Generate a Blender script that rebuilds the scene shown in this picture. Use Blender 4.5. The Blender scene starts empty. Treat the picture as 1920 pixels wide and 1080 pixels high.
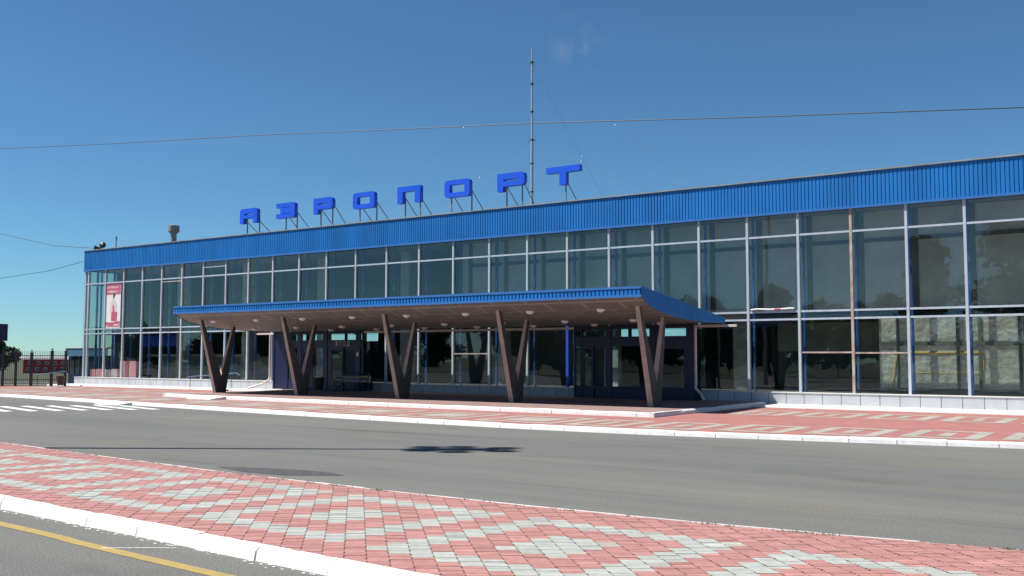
import bpy, bmesh, math, random
from mathutils import Vector, Matrix
R = math.radians
random.seed(7)
scene = bpy.context.scene
col = scene.collection

# ------------------------------------------------------------------ camera
YAW, PITCH, ROLL = R(-34.4972), R(4.0312), R(0.0981)
CAM = Vector((58.0319, -36.1847, 1.8722))
_cy, _sy, _cp, _sp = math.cos(YAW), math.sin(YAW), math.cos(PITCH), math.sin(PITCH)
fw = Vector((_sy * _cp, _cy * _cp, _sp)); ri = Vector((_cy, -_sy, 0)); up = ri.cross(fw)
rr = ri * math.cos(ROLL) + up * math.sin(ROLL); uu = -ri * math.sin(ROLL) + up * math.cos(ROLL)
cd = bpy.data.cameras.new("camera"); cam = bpy.data.objects.new("camera", cd); col.objects.link(cam)
cam.matrix_world = Matrix(((rr.x, uu.x, -fw.x, CAM.x), (rr.y, uu.y, -fw.y, CAM.y), (rr.z, uu.z, -fw.z, CAM.z), (0, 0, 0, 1)))
cd.sensor_width = 36; cd.lens = 36 * 1850 / 1920; cd.clip_start = .1; cd.clip_end = 6000
scene.camera = cam

# ------------------------------------------------------------------ light
SUN_EL = R(57); SUN_DIR = Vector((-.835, -.55, 0)).normalized() * math.cos(SUN_EL) + Vector((0, 0, math.sin(SUN_EL)))
w = bpy.data.worlds.new("World"); scene.world = w; w.use_nodes = True
nt = w.node_tree; bg = nt.nodes['Background']
sky = nt.nodes.new('ShaderNodeTexSky'); sky.sky_type = 'NISHITA'; sky.sun_disc = False
sky.sun_elevation = SUN_EL; sky.sun_rotation = math.atan2(SUN_DIR.x, SUN_DIR.y)
sky.altitude = 1500; sky.air_density = 1.0; sky.dust_density = 0; sky.ozone_density = 3
tint = nt.nodes.new('ShaderNodeMix'); tint.data_type = 'RGBA'; tint.blend_type = 'MULTIPLY'; tint.inputs[0].default_value = 1; tint.inputs[7].default_value = (.55, .85, .98, 1)
nt.links.new(sky.outputs[0], tint.inputs[6])
wtc = nt.nodes.new('ShaderNodeTexCoord'); wd = (fw + rr * ((1088 - 960) / 1850) + uu * ((540 - 85) / 1850)).normalized()
dist = nt.nodes.new('ShaderNodeVectorMath'); dist.operation = 'DISTANCE'; dist.inputs[1].default_value = wd; nt.links.new(wtc.outputs['Generated'], dist.inputs[0])
fall = nt.nodes.new('ShaderNodeMapRange'); fall.inputs[1].default_value = 0; fall.inputs[2].default_value = .035; fall.inputs[3].default_value = 1; fall.inputs[4].default_value = 0; nt.links.new(dist.outputs['Value'], fall.inputs[0])
wn = nt.nodes.new('ShaderNodeTexNoise'); wn.inputs['Scale'].default_value = 38; wn.inputs['Detail'].default_value = 5; nt.links.new(wtc.outputs['Generated'], wn.inputs['Vector'])
wr = nt.nodes.new('ShaderNodeMapRange'); wr.inputs[1].default_value = .42; wr.inputs[2].default_value = .75; wr.inputs[3].default_value = 0; wr.inputs[4].default_value = .30; nt.links.new(wn.outputs[0], wr.inputs[0])
wm = nt.nodes.new('ShaderNodeMath'); wm.operation = 'MULTIPLY'; nt.links.new(fall.outputs[0], wm.inputs[0]); nt.links.new(wr.outputs[0], wm.inputs[1])
cl = nt.nodes.new('ShaderNodeMix'); cl.data_type = 'RGBA'; cl.inputs[7].default_value = (4.2, 4.6, 5.2, 1); nt.links.new(wm.outputs[0], cl.inputs[0]); nt.links.new(tint.outputs[2], cl.inputs[6])
nt.links.new(cl.outputs[2], bg.inputs[0]); bg.inputs[1].default_value = .058
sl = bpy.data.lights.new("sun", 'SUN'); sl.energy = 4.6; sl.angle = R(.5); sl.color = (1, .95, .88)
so = bpy.data.objects.new("sun", sl); col.objects.link(so); so.rotation_euler = SUN_DIR.to_track_quat('Z', 'Y').to_euler()
so.location = (0, -60, 60)
vs = scene.view_settings; vs.view_transform = 'Standard'; vs.look = 'None'; vs.gamma = 1; vs.exposure = .85
scene.cycles.max_bounces = 8; scene.cycles.transparent_max_bounces = 16

# ------------------------------------------------------------------ materials
def mat(name, c, rough=.6, var=.0, scale=3., metal=0, spec=.5, bump=0, bscale=40., detail=4, c2=None, stretch=None, bdist=.02):
    m = bpy.data.materials.new(name); m.use_nodes = True
    t = m.node_tree; b = t.nodes['Principled BSDF']
    b.inputs['Roughness'].default_value = rough; b.inputs['Metallic'].default_value = metal
    b.inputs['Specular IOR Level'].default_value = spec
    b.inputs['Base Color'].default_value = (*c, 1)
    if var or c2 or bump:
        tc = t.nodes.new('ShaderNodeTexCoord'); mp = t.nodes.new('ShaderNodeMapping')
        t.links.new(tc.outputs['Object'], mp.inputs[0])
        if stretch: mp.inputs['Scale'].default_value = stretch
        if var or c2:
            n = t.nodes.new('ShaderNodeTexNoise'); n.inputs['Scale'].default_value = scale; n.inputs['Detail'].default_value = detail
            n.inputs['Roughness'].default_value = .6
            t.links.new(mp.outputs[0], n.inputs['Vector'])
            rp = t.nodes.new('ShaderNodeValToRGB'); rp.color_ramp.elements[0].position = .3; rp.color_ramp.elements[1].position = .7
            k0 = c2 if c2 else tuple(x * (1 - var) for x in c); k1 = c if c2 else tuple(min(1, x * (1 + var)) for x in c)
            rp.color_ramp.elements[0].color = (*k0, 1); rp.color_ramp.elements[1].color = (*k1, 1)
            t.links.new(n.outputs[0], rp.inputs[0]); t.links.new(rp.outputs[0], b.inputs['Base Color'])
        if bump:
            n2 = t.nodes.new('ShaderNodeTexNoise'); n2.inputs['Scale'].default_value = bscale; n2.inputs['Detail'].default_value = 3
            t.links.new(tc.outputs['Object'], n2.inputs['Vector'])
            bp = t.nodes.new('ShaderNodeBump'); bp.inputs['Strength'].default_value = bump; bp.inputs['Distance'].default_value = bdist
            t.links.new(n2.outputs[0], bp.inputs['Height']); t.links.new(bp.outputs[0], b.inputs['Normal'])
    return m

def asphalt_mat():
    m = mat('asphalt', (.15, .15, .145), .9, spec=.25)
    t = m.node_tree; b = t.nodes['Principled BSDF']
    tc = t.nodes.new('ShaderNodeTexCoord')
    def noise(scale, detail=5, st=None):
        n = t.nodes.new('ShaderNodeTexNoise'); n.inputs['Scale'].default_value = scale; n.inputs['Detail'].default_value = detail
        src = tc.outputs['Object']
        if st:
            mp = t.nodes.new('ShaderNodeMapping'); mp.inputs['Scale'].default_value = st; mp.inputs['Rotation'].default_value = (0, 0, R(4))
            t.links.new(src, mp.inputs[0]); src = mp.outputs[0]
        t.links.new(src, n.inputs['Vector']); return n
    def ramp(n, a, c, p0=.3, p1=.7):
        r = t.nodes.new('ShaderNodeValToRGB'); r.color_ramp.elements[0].position = p0; r.color_ramp.elements[1].position = p1
        r.color_ramp.elements[0].color = (*a, 1); r.color_ramp.elements[1].color = (*c, 1); t.links.new(n.outputs[0], r.inputs[0]); return r
    def mul(x, y):
        mx = t.nodes.new('ShaderNodeMix'); mx.data_type = 'RGBA'; mx.blend_type = 'MULTIPLY'; mx.inputs[0].default_value = 1
        t.links.new(x, mx.inputs[6]); t.links.new(y, mx.inputs[7]); return mx.outputs[2]
    big = ramp(noise(.25, 6, (.25, 1, 1)), (.112, .115, .112), (.138, .138, .130), .35, .65)
    streak = ramp(noise(1.6, 4, (.05, 1, 1)), (.92, .92, .92), (1.04, 1.035, 1.02), .35, .65)
    fine = ramp(noise(45, 4), (.62, .62, .62), (1.38, 1.38, 1.38), .3, .7)
    dust = ramp(noise(.7, 6, (.3, 1, 1)), (1, 1, 1), (1.1, 1.07, .95), .55, .75)
    tyre = ramp(noise(1.1, 3, (.06, 1.4, 1)), (1, 1, 1), (.80, .80, .79), .60, .70)
    blot = ramp(noise(.9, 7, (.5, 1, 1)), (1, 1, 1), (.86, .86, .84), .60, .72)
    t.links.new(mul(mul(mul(mul(mul(big.outputs[0], streak.outputs[0]), fine.outputs[0]), dust.outputs[0]), tyre.outputs[0]), blot.outputs[0]), b.inputs['Base Color'])
    bp = t.nodes.new('ShaderNodeBump'); bp.inputs['Strength'].default_value = .35; bp.inputs['Distance'].default_value = .01
    t.links.new(noise(60, 3).outputs[0], bp.inputs['Height']); t.links.new(bp.outputs[0], b.inputs['Normal'])
    return m

def paver_mat(name, c):
    """block paving: each block carries its own tone in the face attribute var"""
    m = mat(name, c, .85, spec=.25)
    t = m.node_tree; b = t.nodes['Principled BSDF']
    at = t.nodes.new('ShaderNodeAttribute'); at.attribute_name = 'var'
    tc = t.nodes.new('ShaderNodeTexCoord'); n = t.nodes.new('ShaderNodeTexNoise'); n.inputs['Scale'].default_value = 14; n.inputs['Detail'].default_value = 6
    t.links.new(tc.outputs['Object'], n.inputs['Vector'])
    mr = t.nodes.new('ShaderNodeMapRange'); mr.inputs[1].default_value = .25; mr.inputs[2].default_value = .75; mr.inputs[3].default_value = .86; mr.inputs[4].default_value = 1.12
    t.links.new(n.outputs[0], mr.inputs[0])
    mu = t.nodes.new('ShaderNodeMath'); mu.operation = 'MULTIPLY'; t.links.new(mr.outputs[0], mu.inputs[0]); t.links.new(at.outputs['Fac'], mu.inputs[1])
    mx = t.nodes.new('ShaderNodeVectorMath'); mx.operation = 'SCALE'; mx.inputs[0].default_value = c; t.links.new(mu.outputs[0], mx.inputs['Scale'])
    t.links.new(mx.outputs[0], b.inputs['Base Color'])
    return m

def brick_mat(name, c1, c2, mortar, bw, bh, ms=.01, rough=.85, scale=1, var=.1):
    m = mat(name, c1, rough, spec=.3)
    t = m.node_tree; b = t.nodes['Principled BSDF']
    tc = t.nodes.new('ShaderNodeTexCoord'); br = t.nodes.new('ShaderNodeTexBrick')
    br.inputs['Color1'].default_value = (*c1, 1); br.inputs['Color2'].default_value = (*c2, 1); br.inputs['Mortar'].default_value = (*mortar, 1)
    br.inputs['Scale'].default_value = scale; br.inputs['Brick Width'].default_value = bw; br.inputs['Row Height'].default_value = bh; br.inputs['Mortar Size'].default_value = ms
    t.links.new(tc.outputs['Object'], br.inputs['Vector'])
    n = t.nodes.new('ShaderNodeTexNoise'); n.inputs['Scale'].default_value = 1.3; n.inputs['Detail'].default_value = 6; t.links.new(tc.outputs['Object'], n.inputs['Vector'])
    mr = t.nodes.new('ShaderNodeMapRange'); mr.inputs[1].default_value = .3; mr.inputs[2].default_value = .7; mr.inputs[3].default_value = 1 - var; mr.inputs[4].default_value = 1 + var
    t.links.new(n.outputs[0], mr.inputs[0])
    mx = t.nodes.new('ShaderNodeVectorMath'); mx.operation = 'SCALE'; t.links.new(br.outputs[0], mx.inputs[0]); t.links.new(mr.outputs[0], mx.inputs['Scale'])
    t.links.new(mx.outputs[0], b.inputs['Base Color'])
    return m

def glass_mat(name, tint, refl=.16):
    m = bpy.data.materials.new(name); m.use_nodes = True
    t = m.node_tree; t.nodes.remove(t.nodes['Principled BSDF']); out = t.nodes['Material Output']
    tr = t.nodes.new('ShaderNodeBsdfTransparent'); tr.inputs[0].default_value = (*tint, 1)
    gl = t.nodes.new('ShaderNodeBsdfGlossy'); gl.inputs['Roughness'].default_value = .015; gl.inputs[0].default_value = (.92, .97, .96, 1)
    tc = t.nodes.new('ShaderNodeTexCoord'); n = t.nodes.new('ShaderNodeTexNoise'); n.inputs['Scale'].default_value = .55; n.inputs['Detail'].default_value = 1.5
    t.links.new(tc.outputs['Object'], n.inputs['Vector'])
    bp = t.nodes.new('ShaderNodeBump'); bp.inputs['Strength'].default_value = .25; bp.inputs['Distance'].default_value = .02
    t.links.new(n.outputs[0], bp.inputs['Height']); t.links.new(bp.outputs[0], gl.inputs['Normal'])
    lw = t.nodes.new('ShaderNodeLayerWeight'); lw.inputs[0].default_value = .5
    pw = t.nodes.new('ShaderNodeMath'); pw.operation = 'POWER'; pw.inputs[1].default_value = 4; t.links.new(lw.outputs['Facing'], pw.inputs[0])
    mr = t.nodes.new('ShaderNodeMapRange'); mr.inputs[3].default_value = refl; mr.inputs[4].default_value = 1.0; t.links.new(pw.outputs[0], mr.inputs[0])
    mx = t.nodes.new('ShaderNodeMixShader'); t.links.new(mr.outputs[0], mx.inputs[0]); t.links.new(tr.outputs[0], mx.inputs[1]); t.links.new(gl.outputs[0], mx.inputs[2])
    t.links.new(mx.outputs[0], out.inputs[0])
    return m

M = {}
M['asphalt'] = asphalt_mat()
M['asphalt_dark'] = mat('asphalt_patch', (.05, .05, .052), .85, .25, 6)
M['pave_pink'] = paver_mat('paver_pink', (.33, .165, .152))
M['pave_grey'] = paver_mat('paver_grey', (.315, .33, .305))
M['joint'] = mat('paver_joint', (.13, .085, .075), .95, .4, 5, c2=(.07, .08, .04))
M['walk'] = brick_mat('sidewalk_paving', (.35, .15, .135), (.30, .125, .115), (.20, .105, .1), .22, .11, .008)
M['platform'] = brick_mat('platform_paving', (.27, .175, .16), (.23, .155, .145), (.16, .12, .11), .22, .11, .008)
M['walk_grey'] = brick_mat('sidewalk_grey', (.34, .325, .285), (.30, .285, .255), (.22, .20, .18), .22, .11, .008)
M['kerb'] = mat('kerb_whitewash', (.80, .80, .79), .85, scale=6, c2=(.64, .63, .61), detail=8, bump=.2, bscale=30)
M['apron'] = mat('apron_concrete', (.62, .58, .52), .9, .12, 3)
M['yellow'] = mat('yellow_paint', (.36, .25, .055), .85, scale=7, c2=(.24, .19, .09), detail=8)
M['zebra'] = mat('white_paint', (.70, .70, .69), .8, scale=5, c2=(.5, .5, .49), detail=8)
M['white_frame'] = mat('white_frame', (.43, .50, .57), .45, .12, 2, stretch=(3, 3, .6))
M['rust_frame'] = mat('rusted_frame', (.50, .46, .42), .6, scale=3, c2=(.30, .20, .15))
M['blue'] = mat('fascia_blue', (.009, .162, .47), .42, .16, .9, stretch=(1, 1, .25))
M['blue_trim'] = mat('fascia_trim', (.035, .155, .43), .4)
M['letter'] = mat('letter_blue', (.010, .095, .70), .38, .05, 2)
M['navy'] = mat('navy_panel', (.005, .009, .05), .4, .15, 2)
M['blue_post'] = mat('blue_post', (.045, .15, .48), .45, scale=5, c2=(.03, .09, .30), stretch=(1, 1, .8))
M['blue_bright'] = mat('blue_bright', (.02, .075, .55), .4)
M['plinth'] = brick_mat('plinth_tiles', (.47, .50, .54), (.43, .46, .50), (.10, .10, .11), .667, 2.0, .012, .45)
M['cap'] = mat('sill_cap', (.60, .60, .59), .5, .1, 3)
M['roof'] = mat('roof_felt', (.10, .10, .10), .9, .2, 1)
M['cope'] = mat('parapet_cope', (.34, .36, .35), .5, scale=1.2, c2=(.20, .19, .16))
M['soffit'] = brick_mat('soffit_panels', (.185, .182, .172), (.168, .165, .156), (.31, .305, .29), 1.43, .70, .034, .6)
M['column'] = mat('column_stone', (.50, .385, .31), .8, scale=3, c2=(.36, .28, .23), bump=.3, bscale=14)  # lighter faces: some ground-bounce light is put into this colour
M['column_side_shaded'] = mat('column_side_shaded', (.072, .071, .068), .8, .25, 3, bump=.3, bscale=14)  # dark cladding, with the side faces' shade also put into the colour
M['lampg'] = mat('lamp_glass', (.80, .80, .76), .35)
M['metal_dark'] = mat('dark_metal', (.05, .055, .06), .5, .2, 5)
M['iron'] = mat('black_iron', (.03, .034, .04), .5)
M['steel'] = mat('grey_steel', (.22, .225, .235), .5, .2, 4)
M['galv'] = mat('galvanised', (.40, .42, .44), .45, .15, 6, metal=.3)
M['pipe'] = mat('pipe_white', (.62, .55, .50), .5, .12, 5)
M['int_dark'] = mat('interior_dark', (.13, .145, .14), .9, .3, .6)
M['int_wall'] = mat('interior_wall', (.42, .46, .42), .9, .2, .8)
M['int_floor'] = mat('interior_floor', (.20, .19, .18), .5, .2, 1)
M['int_ceil'] = mat('interior_ceiling', (.22, .23, .22), .9, .2, 1)
M['int_col'] = mat('interior_column', (.50, .48, .42), .9, scale=2, c2=(.30, .30, .27), bump=.6, bscale=8)
M['board'] = mat('wall_board', (.50, .52, .47), .8, .16, .8, bump=.15, bscale=3)
M['foil'] = mat('foil_sheet', (.52, .52, .47), .34, .3, 2.2, metal=.25, bump=1.0, bscale=4, stretch=(1, 1, 2.2), bdist=.08)
M['yframe'] = mat('yellow_tube', (.60, .42, .10), .5, .2, 6)
M['pink'] = mat('pink_card', (.92, .36, .44), .6, .1, 3)
M['pale'] = mat('pale_card', (.85, .62, .68), .6, .15, 2)
M['crimson'] = mat('crimson_print', (.50, .10, .17), .5, .15, 8)
M['paper'] = mat('paper_white', (.72, .72, .70), .6, .08, 5)
M['flesh'] = mat('print_grey', (.36, .34, .36), .6, .2, 10)
M['red_wall'] = mat('red_brick', (.48, .04, .045), .85, .25, .5)
M['white_wall'] = mat('white_sheet', (.6, .6, .6), .6)
M['teal'] = mat('teal_sheet', (.10, .22, .34), .5, .1, 3)
M['bark'] = mat('bark', (.07, .055, .04), .95, .4, 6)
M['leaf_a'] = mat('leaf_dark', (.025, .050, .016), .7, .4, .9)
M['leaf_b'] = mat('leaf_light', (.050, .085, .024), .7, .4, .9)
M['grass'] = mat('dry_grass', (.058, .062, .024), .95, scale=.3, c2=(.028, .038, .012), detail=8)
M['path'] = mat('path_concrete', (.13, .13, .125), .9, .2, .5)
M['bin'] = mat('bin_brown', (.05, .03, .025), .6, .2, 5)
M['weed'] = mat('weed', (.07, .09, .025), .9, .4, 20)
M['glass'] = glass_mat('window_glass', (.72, .78, .74), .085)
M['glass_door'] = glass_mat('door_glass', (.58, .76, .80), .05)
M['cable'] = mat('cable_black', (.02, .022, .025), .6)
M['slab'] = mat('slab_edge', (.12, .12, .12), .9)

# ------------------------------------------------------------------ helpers
class MB:
    def __init__(s): s.v = []; s.f = []; s.mi = []
    def add(s, vs, fs, mi=0):
        o = len(s.v); s.v += [tuple(p) for p in vs]; s.f += [tuple(i + o for i in f) for f in fs]; s.mi += [mi] * len(fs)
    def box(s, x0, x1, y0, y1, z0, z1, mi=0):
        v = [(x0, y0, z0), (x1, y0, z0), (x1, y1, z0), (x0, y1, z0), (x0, y0, z1), (x1, y0, z1), (x1, y1, z1), (x0, y1, z1)]
        s.add(v, [(3, 2, 1, 0), (4, 5, 6, 7), (0, 1, 5, 4), (1, 2, 6, 5), (2, 3, 7, 6), (3, 0, 4, 7)], mi); return s
    def tube(s, pts, r, n=8, mi=0, cap=True, r2=None):
        pts = [Vector(p) for p in pts]; rings = []; ref = None
        for i, p in enumerate(pts):
            d = (pts[min(i + 1, len(pts) - 1)] - pts[max(i - 1, 0)]).normalized()
            if ref is None or abs(d.dot(ref)) > .98: ref = Vector((0, 0, 1)) if abs(d.z) < .9 else Vector((1, 0, 0))
            a = d.cross(ref).normalized(); b = d.cross(a)
            q = r if r2 is None else r + (r2 - r) * i / max(1, len(pts) - 1)
            rings.append([p + a * q * math.cos(2 * math.pi * k / n) + b * q * math.sin(2 * math.pi * k / n) for k in range(n)])
        vs = [p for g in rings for p in g]; fs = []
        for i in range(len(pts) - 1):
            for k in range(n): fs.append((i * n + k, i * n + (k + 1) % n, (i + 1) * n + (k + 1) % n, (i + 1) * n + k))
        if cap: fs += [tuple(range(n))[::-1], tuple((len(pts) - 1) * n + k for k in range(n))]
        s.add(vs, fs, mi); return s
    def lathe(s, c, prof, n=14, mi=0):
        vs = [(c[0] + r * math.cos(2 * math.pi * k / n), c[1] + r * math.sin(2 * math.pi * k / n), c[2] + z) for r, z in prof for k in range(n)]
        fs = [(i * n + k, i * n + (k + 1) % n, (i + 1) * n + (k + 1) % n, (i + 1) * n + k) for i in range(len(prof) - 1) for k in range(n)]
        fs += [tuple(range(n))[::-1], tuple((len(prof) - 1) * n + k for k in range(n))]
        s.add(vs, fs, mi); return s
    def prism(s, poly, axis, a0, a1, mi=0):
        """poly of 2-D points extruded along axis 'x' (y,z), 'y' (x,z) or 'z' (x,y)"""
        def P(p, a): return (a, p[0], p[1]) if axis == 'x' else (p[0], a, p[1]) if axis == 'y' else (p[0], p[1], a)
        n = len(poly); vs = [P(p, a0) for p in poly] + [P(p, a1) for p in poly]
        fs = [tuple(range(n))[::-1], tuple(range(n, 2 * n))] + [(i, (i + 1) % n, n + (i + 1) % n, n + i) for i in range(n)]
        s.add(vs, fs, mi); return s
    def quad(s, a, b, c, d, mi=0): s.add([a, b, c, d], [(0, 1, 2, 3)], mi); return s
    def build(s, name, mats, parent=None, smooth=False, fix=True, loc=None):
        me = bpy.data.meshes.new(name)
        vs = s.v
        if loc: vs = [(p[0] - loc[0], p[1] - loc[1], p[2] - loc[2]) for p in vs]
        me.from_pydata(vs, [], s.f)
        for m in (mats if isinstance(mats, (list, tuple)) else [mats]): me.materials.append(m)
        me.polygons.foreach_set('material_index', s.mi)
        if fix:
            b = bmesh.new(); b.from_mesh(me); bmesh.ops.recalc_face_normals(b, faces=b.faces); b.to_mesh(me); b.free()
        if smooth: me.polygons.foreach_set('use_smooth', [True] * len(me.polygons))
        me.update()
        o = bpy.data.objects.new(name, me); col.objects.link(o)
        if loc: o.location = loc
        if parent: o.parent = parent
        return o

def tag(o, label=None, cat=None, group=None, kind=None):
    if label: o['label'] = label
    if cat: o['category'] = cat
    if group: o['group'] = group
    if kind: o['kind'] = kind
    return o
def thing(name, label, cat, loc=(0, 0, 0), rz=0, group=None):
    o = bpy.data.objects.new(name, None); col.objects.link(o); o.location = loc; o.rotation_euler = (0, 0, rz); o.empty_display_size = .3
    return tag(o, label, cat, group)
def struct(o): o['kind'] = 'structure'; return o
def smoothline(pts, n=8):
    out = []; P = [Vector((p[0], p[1], 0)) for p in pts]
    for i in range(len(P) - 1):
        p0 = P[max(i - 1, 0)]; p1 = P[i]; p2 = P[i + 1]; p3 = P[min(i + 2, len(P) - 1)]
        for k in range(n):
            t = k / n
            out.append(.5 * ((2 * p1) + (-p0 + p2) * t + (2 * p0 - 5 * p1 + 4 * p2 - p3) * t * t + (-p0 + 3 * p1 - 3 * p2 + p3) * t ** 3))
    out.append(P[-1]); return out
def resample(pts, step):
    out = [pts[0].copy()]; acc = 0
    for a, b in zip(pts, pts[1:]):
        L = (b - a).length; d = step - acc
        while d <= L: out.append(a.lerp(b, d / L)); d += step
        acc = L - (d - step)
    if (out[-1] - pts[-1]).length > .02: out.append(pts[-1].copy())
    return out
def kerb(name, pts, width, z0, z1, step=1.0, inner=1):
    """kerb stones along a line; each stone slightly off its neighbours"""
    mb = MB(); L = resample(smoothline(pts, 24), step)
    for a, b in zip(L, L[1:]):
        d = (b - a).normalized(); n = Vector((-d.y, d.x, 0)) * inner
        j = random.uniform(-.009, .009); h = z1 + random.uniform(-.007, .007); g = .007
        p = [a + d * g + n * j, b - d * g + n * j]; q = [a + d * g + n * width, b - d * g + n * width]; ch = .035 if width > .1 else .012
        vs = [(p[0].x, p[0].y, z0), (p[1].x, p[1].y, z0), (p[0].x + n.x * .02, p[0].y + n.y * .02, h - ch), (p[1].x + n.x * .02, p[1].y + n.y * .02, h - ch)]
        p = [x + n * .02 for x in p]; p2 = [x + n * .045 for x in p]; vs += [(p2[0].x, p2[0].y, h), (p2[1].x, p2[1].y, h), (q[0].x, q[0].y, h), (q[1].x, q[1].y, h), (q[0].x, q[0].y, z0), (q[1].x, q[1].y, z0)]
        mb.add(vs, [(0, 1, 3, 2), (2, 3, 5, 4), (4, 5, 7, 6), (6, 7, 9, 8), (0, 2, 4, 6, 8), (1, 9, 7, 5, 3)])
    return struct(mb.build(name, M['kerb']))
def interp(pts, x):
    for a, b in zip(pts, pts[1:]):
        if a.x <= x <= b.x: return a.y + (b.y - a.y) * (x - a.x) / (b.x - a.x + 1e-9)
    return pts[0].y if x < pts[0].x else pts[-1].y

# ------------------------------------------------------------------ ground
def gz(x, y):
    d = math.hypot(x - 40, y + 15); t = max(0, min(1, (d - 75) / 190)); t = t * t * (3 - 2 * t)
    if y < -20: t *= max(0, 1 - (-20 - y) / 60)
    return -.03 - 2.6 * t
gb = MB(); xs = sorted(set([-3000, -1500, -800, -400] + list(range(-300, 200, 20)) + [200, 300, 500, 900, 1800, 3000])); n = len(xs)
gv = [(x, y, gz(x, y)) for y in xs for x in xs]
gb.add(gv, [(j * n + i, j * n + i + 1, (j + 1) * n + i + 1, (j + 1) * n + i) for j in range(n - 1) for i in range(n - 1)])
struct(gb.build('ground', M['grass']))

KW = smoothline([(-14, -9.0), (0, -10.2), (11.7, -11.35), (20, -12.3), (30.3, -13.45), (38.9, -14.25), (44, -14.5), (48, -14.25), (52, -13.65), (56, -12.95), (62, -11.8), (76, -9.2)], 12)
FAR = smoothline([(10, -22.6), (22, -23.9), (30, -24.6), (37.66, -25.22), (43.9, -25.88), (48.9, -26.2), (53.6, -26.2), (56.7, -25.88), (62, -25.2), (76, -22.8)], 12)
NEAR = smoothline([(10, -26.5), (25, -28.2), (36, -29.0), (45.7, -29.60), (49.2, -29.80), (52.4, -30.02), (58, -30.35), (66, -30.7), (76, -31.0)], 12)
IS_Z = .12
mb = MB(); mb.add([(-90, -84, 0), (170, -84, 0), (170, -6, 0), (12, -6, 0), (-14, -8.6, 0), (-90, -8.6, 0)], [(0, 1, 2, 3, 4, 5)])
struct(mb.build('road', M['asphalt']))
# path beyond the gate
mb = MB(); mb.add([(-14, -8.6, .0), (-14, -3, .0), (-4, 1.5, 0), (-4, 20, 0), (-70, 46, -.02), (-95, 40, -.02), (-60, -8, 0)], [(0, 1, 2, 3, 4, 5, 6)])
for i, v in enumerate(mb.v): mb.v[i] = (v[0], v[1], gz(v[0], v[1]) + .012)
struct(mb.build('path', M['path']))

# front sidewalk
mb = MB(); top = [(p.x, p.y + .12) for p in KW]
back = [(76, -.2), (.3, -.2), (2.3, -2.3), (-.6, -4.7), (-14, -8.4)]
mb.add([(x, y, .12) for x, y in top + back], [tuple(range(len(top) + len(back)))])
struct(mb.build('sidewalk', M['walk']))
kerb('sidewalk_kerb', [(p.x, p.y) for p in KW[::6]], .15, -.01, .124)
# grey block frames in the paving
mb = MB()
def frame(cx, y0, hx, hy, t, z=.125):
    def rect(x0, x1, ya, yb): mb.quad((x0, ya, z), (x1, ya, z), (x1, yb, z), (x0, yb, z))
    y1 = y0 + 2 * hy
    rect(cx - hx, cx - hx + t, y0, y1); rect(cx + hx - t, cx + hx, y0, y1); rect(cx - hx + t, cx + hx - t, y0, y0 + t); rect(cx - hx + t, cx + hx - t, y1 - t, y1)
    a = hx - 2.1 * t; b = hy - 2.1 * t
    rect(cx - a, cx + a, y0 + hy - b, y0 + hy + b)
k = 0; x = 45.1
while x < 74:
    frame(x + 1.9 * 0, interp(KW, x) + .55, .82, 1.25, .32); x += 2.06
x = 46.8
while x < 74:
    frame(x, -6.9 + (.12 if x < 50 else .35), .85, 1.35, .34); x += 2.06
x = 3.
while x < 44.3:
    yk = interp(KW, x); frame(x, yk + .6, 1.35, (1.35 if x > 20 else 1.6), .3)
    if x < 18: frame(x + .8, yk + 4.6, 1.3, 1.3, .3)
    x += 3.3
struct(mb.build('sidewalk_pattern', M['walk_grey']))

# white concrete strip along the building, with its kerb
for nm, x0, x1, yy in (('apron', -.4, 20.6, -1.95), ('apron', 45.0, 76, -2.05)):
    mb = MB(); mb.box(x0, x1, yy + .15, -.3, .0, .185); struct(mb.build(nm, M['apron']))
    kerb('apron_kerb', [(x0, yy), ((x0 + x1) / 2, yy), (x1, yy)], .15, .0, .19)

# platform under the canopy
PF = [(20.4, -8.75), (25.2, -9.05), (30, -9.35), (34.7, -9.6), (41, -9.75), (44.95, -9.8)]
mb = MB(); poly = [(p[0], p[1] + .12) for p in PF] + [(44.85, -.38), (20.4, -.38)]
mb.prism(poly, 'z', .0, .246); struct(mb.build('platform', M['platform']))
kerb('platform_kerb', PF, .16, 0, .252)
kerb('platform_kerb', [(44.97, -9.8), (44.99, -5), (45.0, -.6)], .16, 0, .252)
kerb('platform_kerb', [(20.4, -1.0), (20.4, -5), (20.4, -8.75)], .16, 0, .252)
# two white wedge ramps on the kerbs
def wedge(name, x0, x1, yb, yf, zb, zf, label):
    mb = MB(); mb.add([(x0, yb, zf), (x1, yb, zf), (x1, yb, zb), (x0, yb, zb), (x0 + .1, yf, zf), (x1 - .1, yf, zf), (x1 - .1, yf, zf + .03), (x0 + .1, yf, zf + .03)],
                      [(0, 1, 2, 3), (3, 2, 6, 7), (4, 5, 6, 7), (0, 3, 7, 4), (1, 5, 6, 2), (0, 4, 5, 1)])
    return tag(mb.build(name, M['kerb']), label, 'ramp')
wedge('kerb_ramp', 22.3, 24.0, -12.65, -13.35, .12, .0, 'small white concrete wedge ramp at the road kerb by the zebra crossing')
wedge('kerb_ramp', 23.3, 25.0, -9.02, -9.75, .245, .12, 'small white concrete wedge ramp at the canopy platform kerb')

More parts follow.
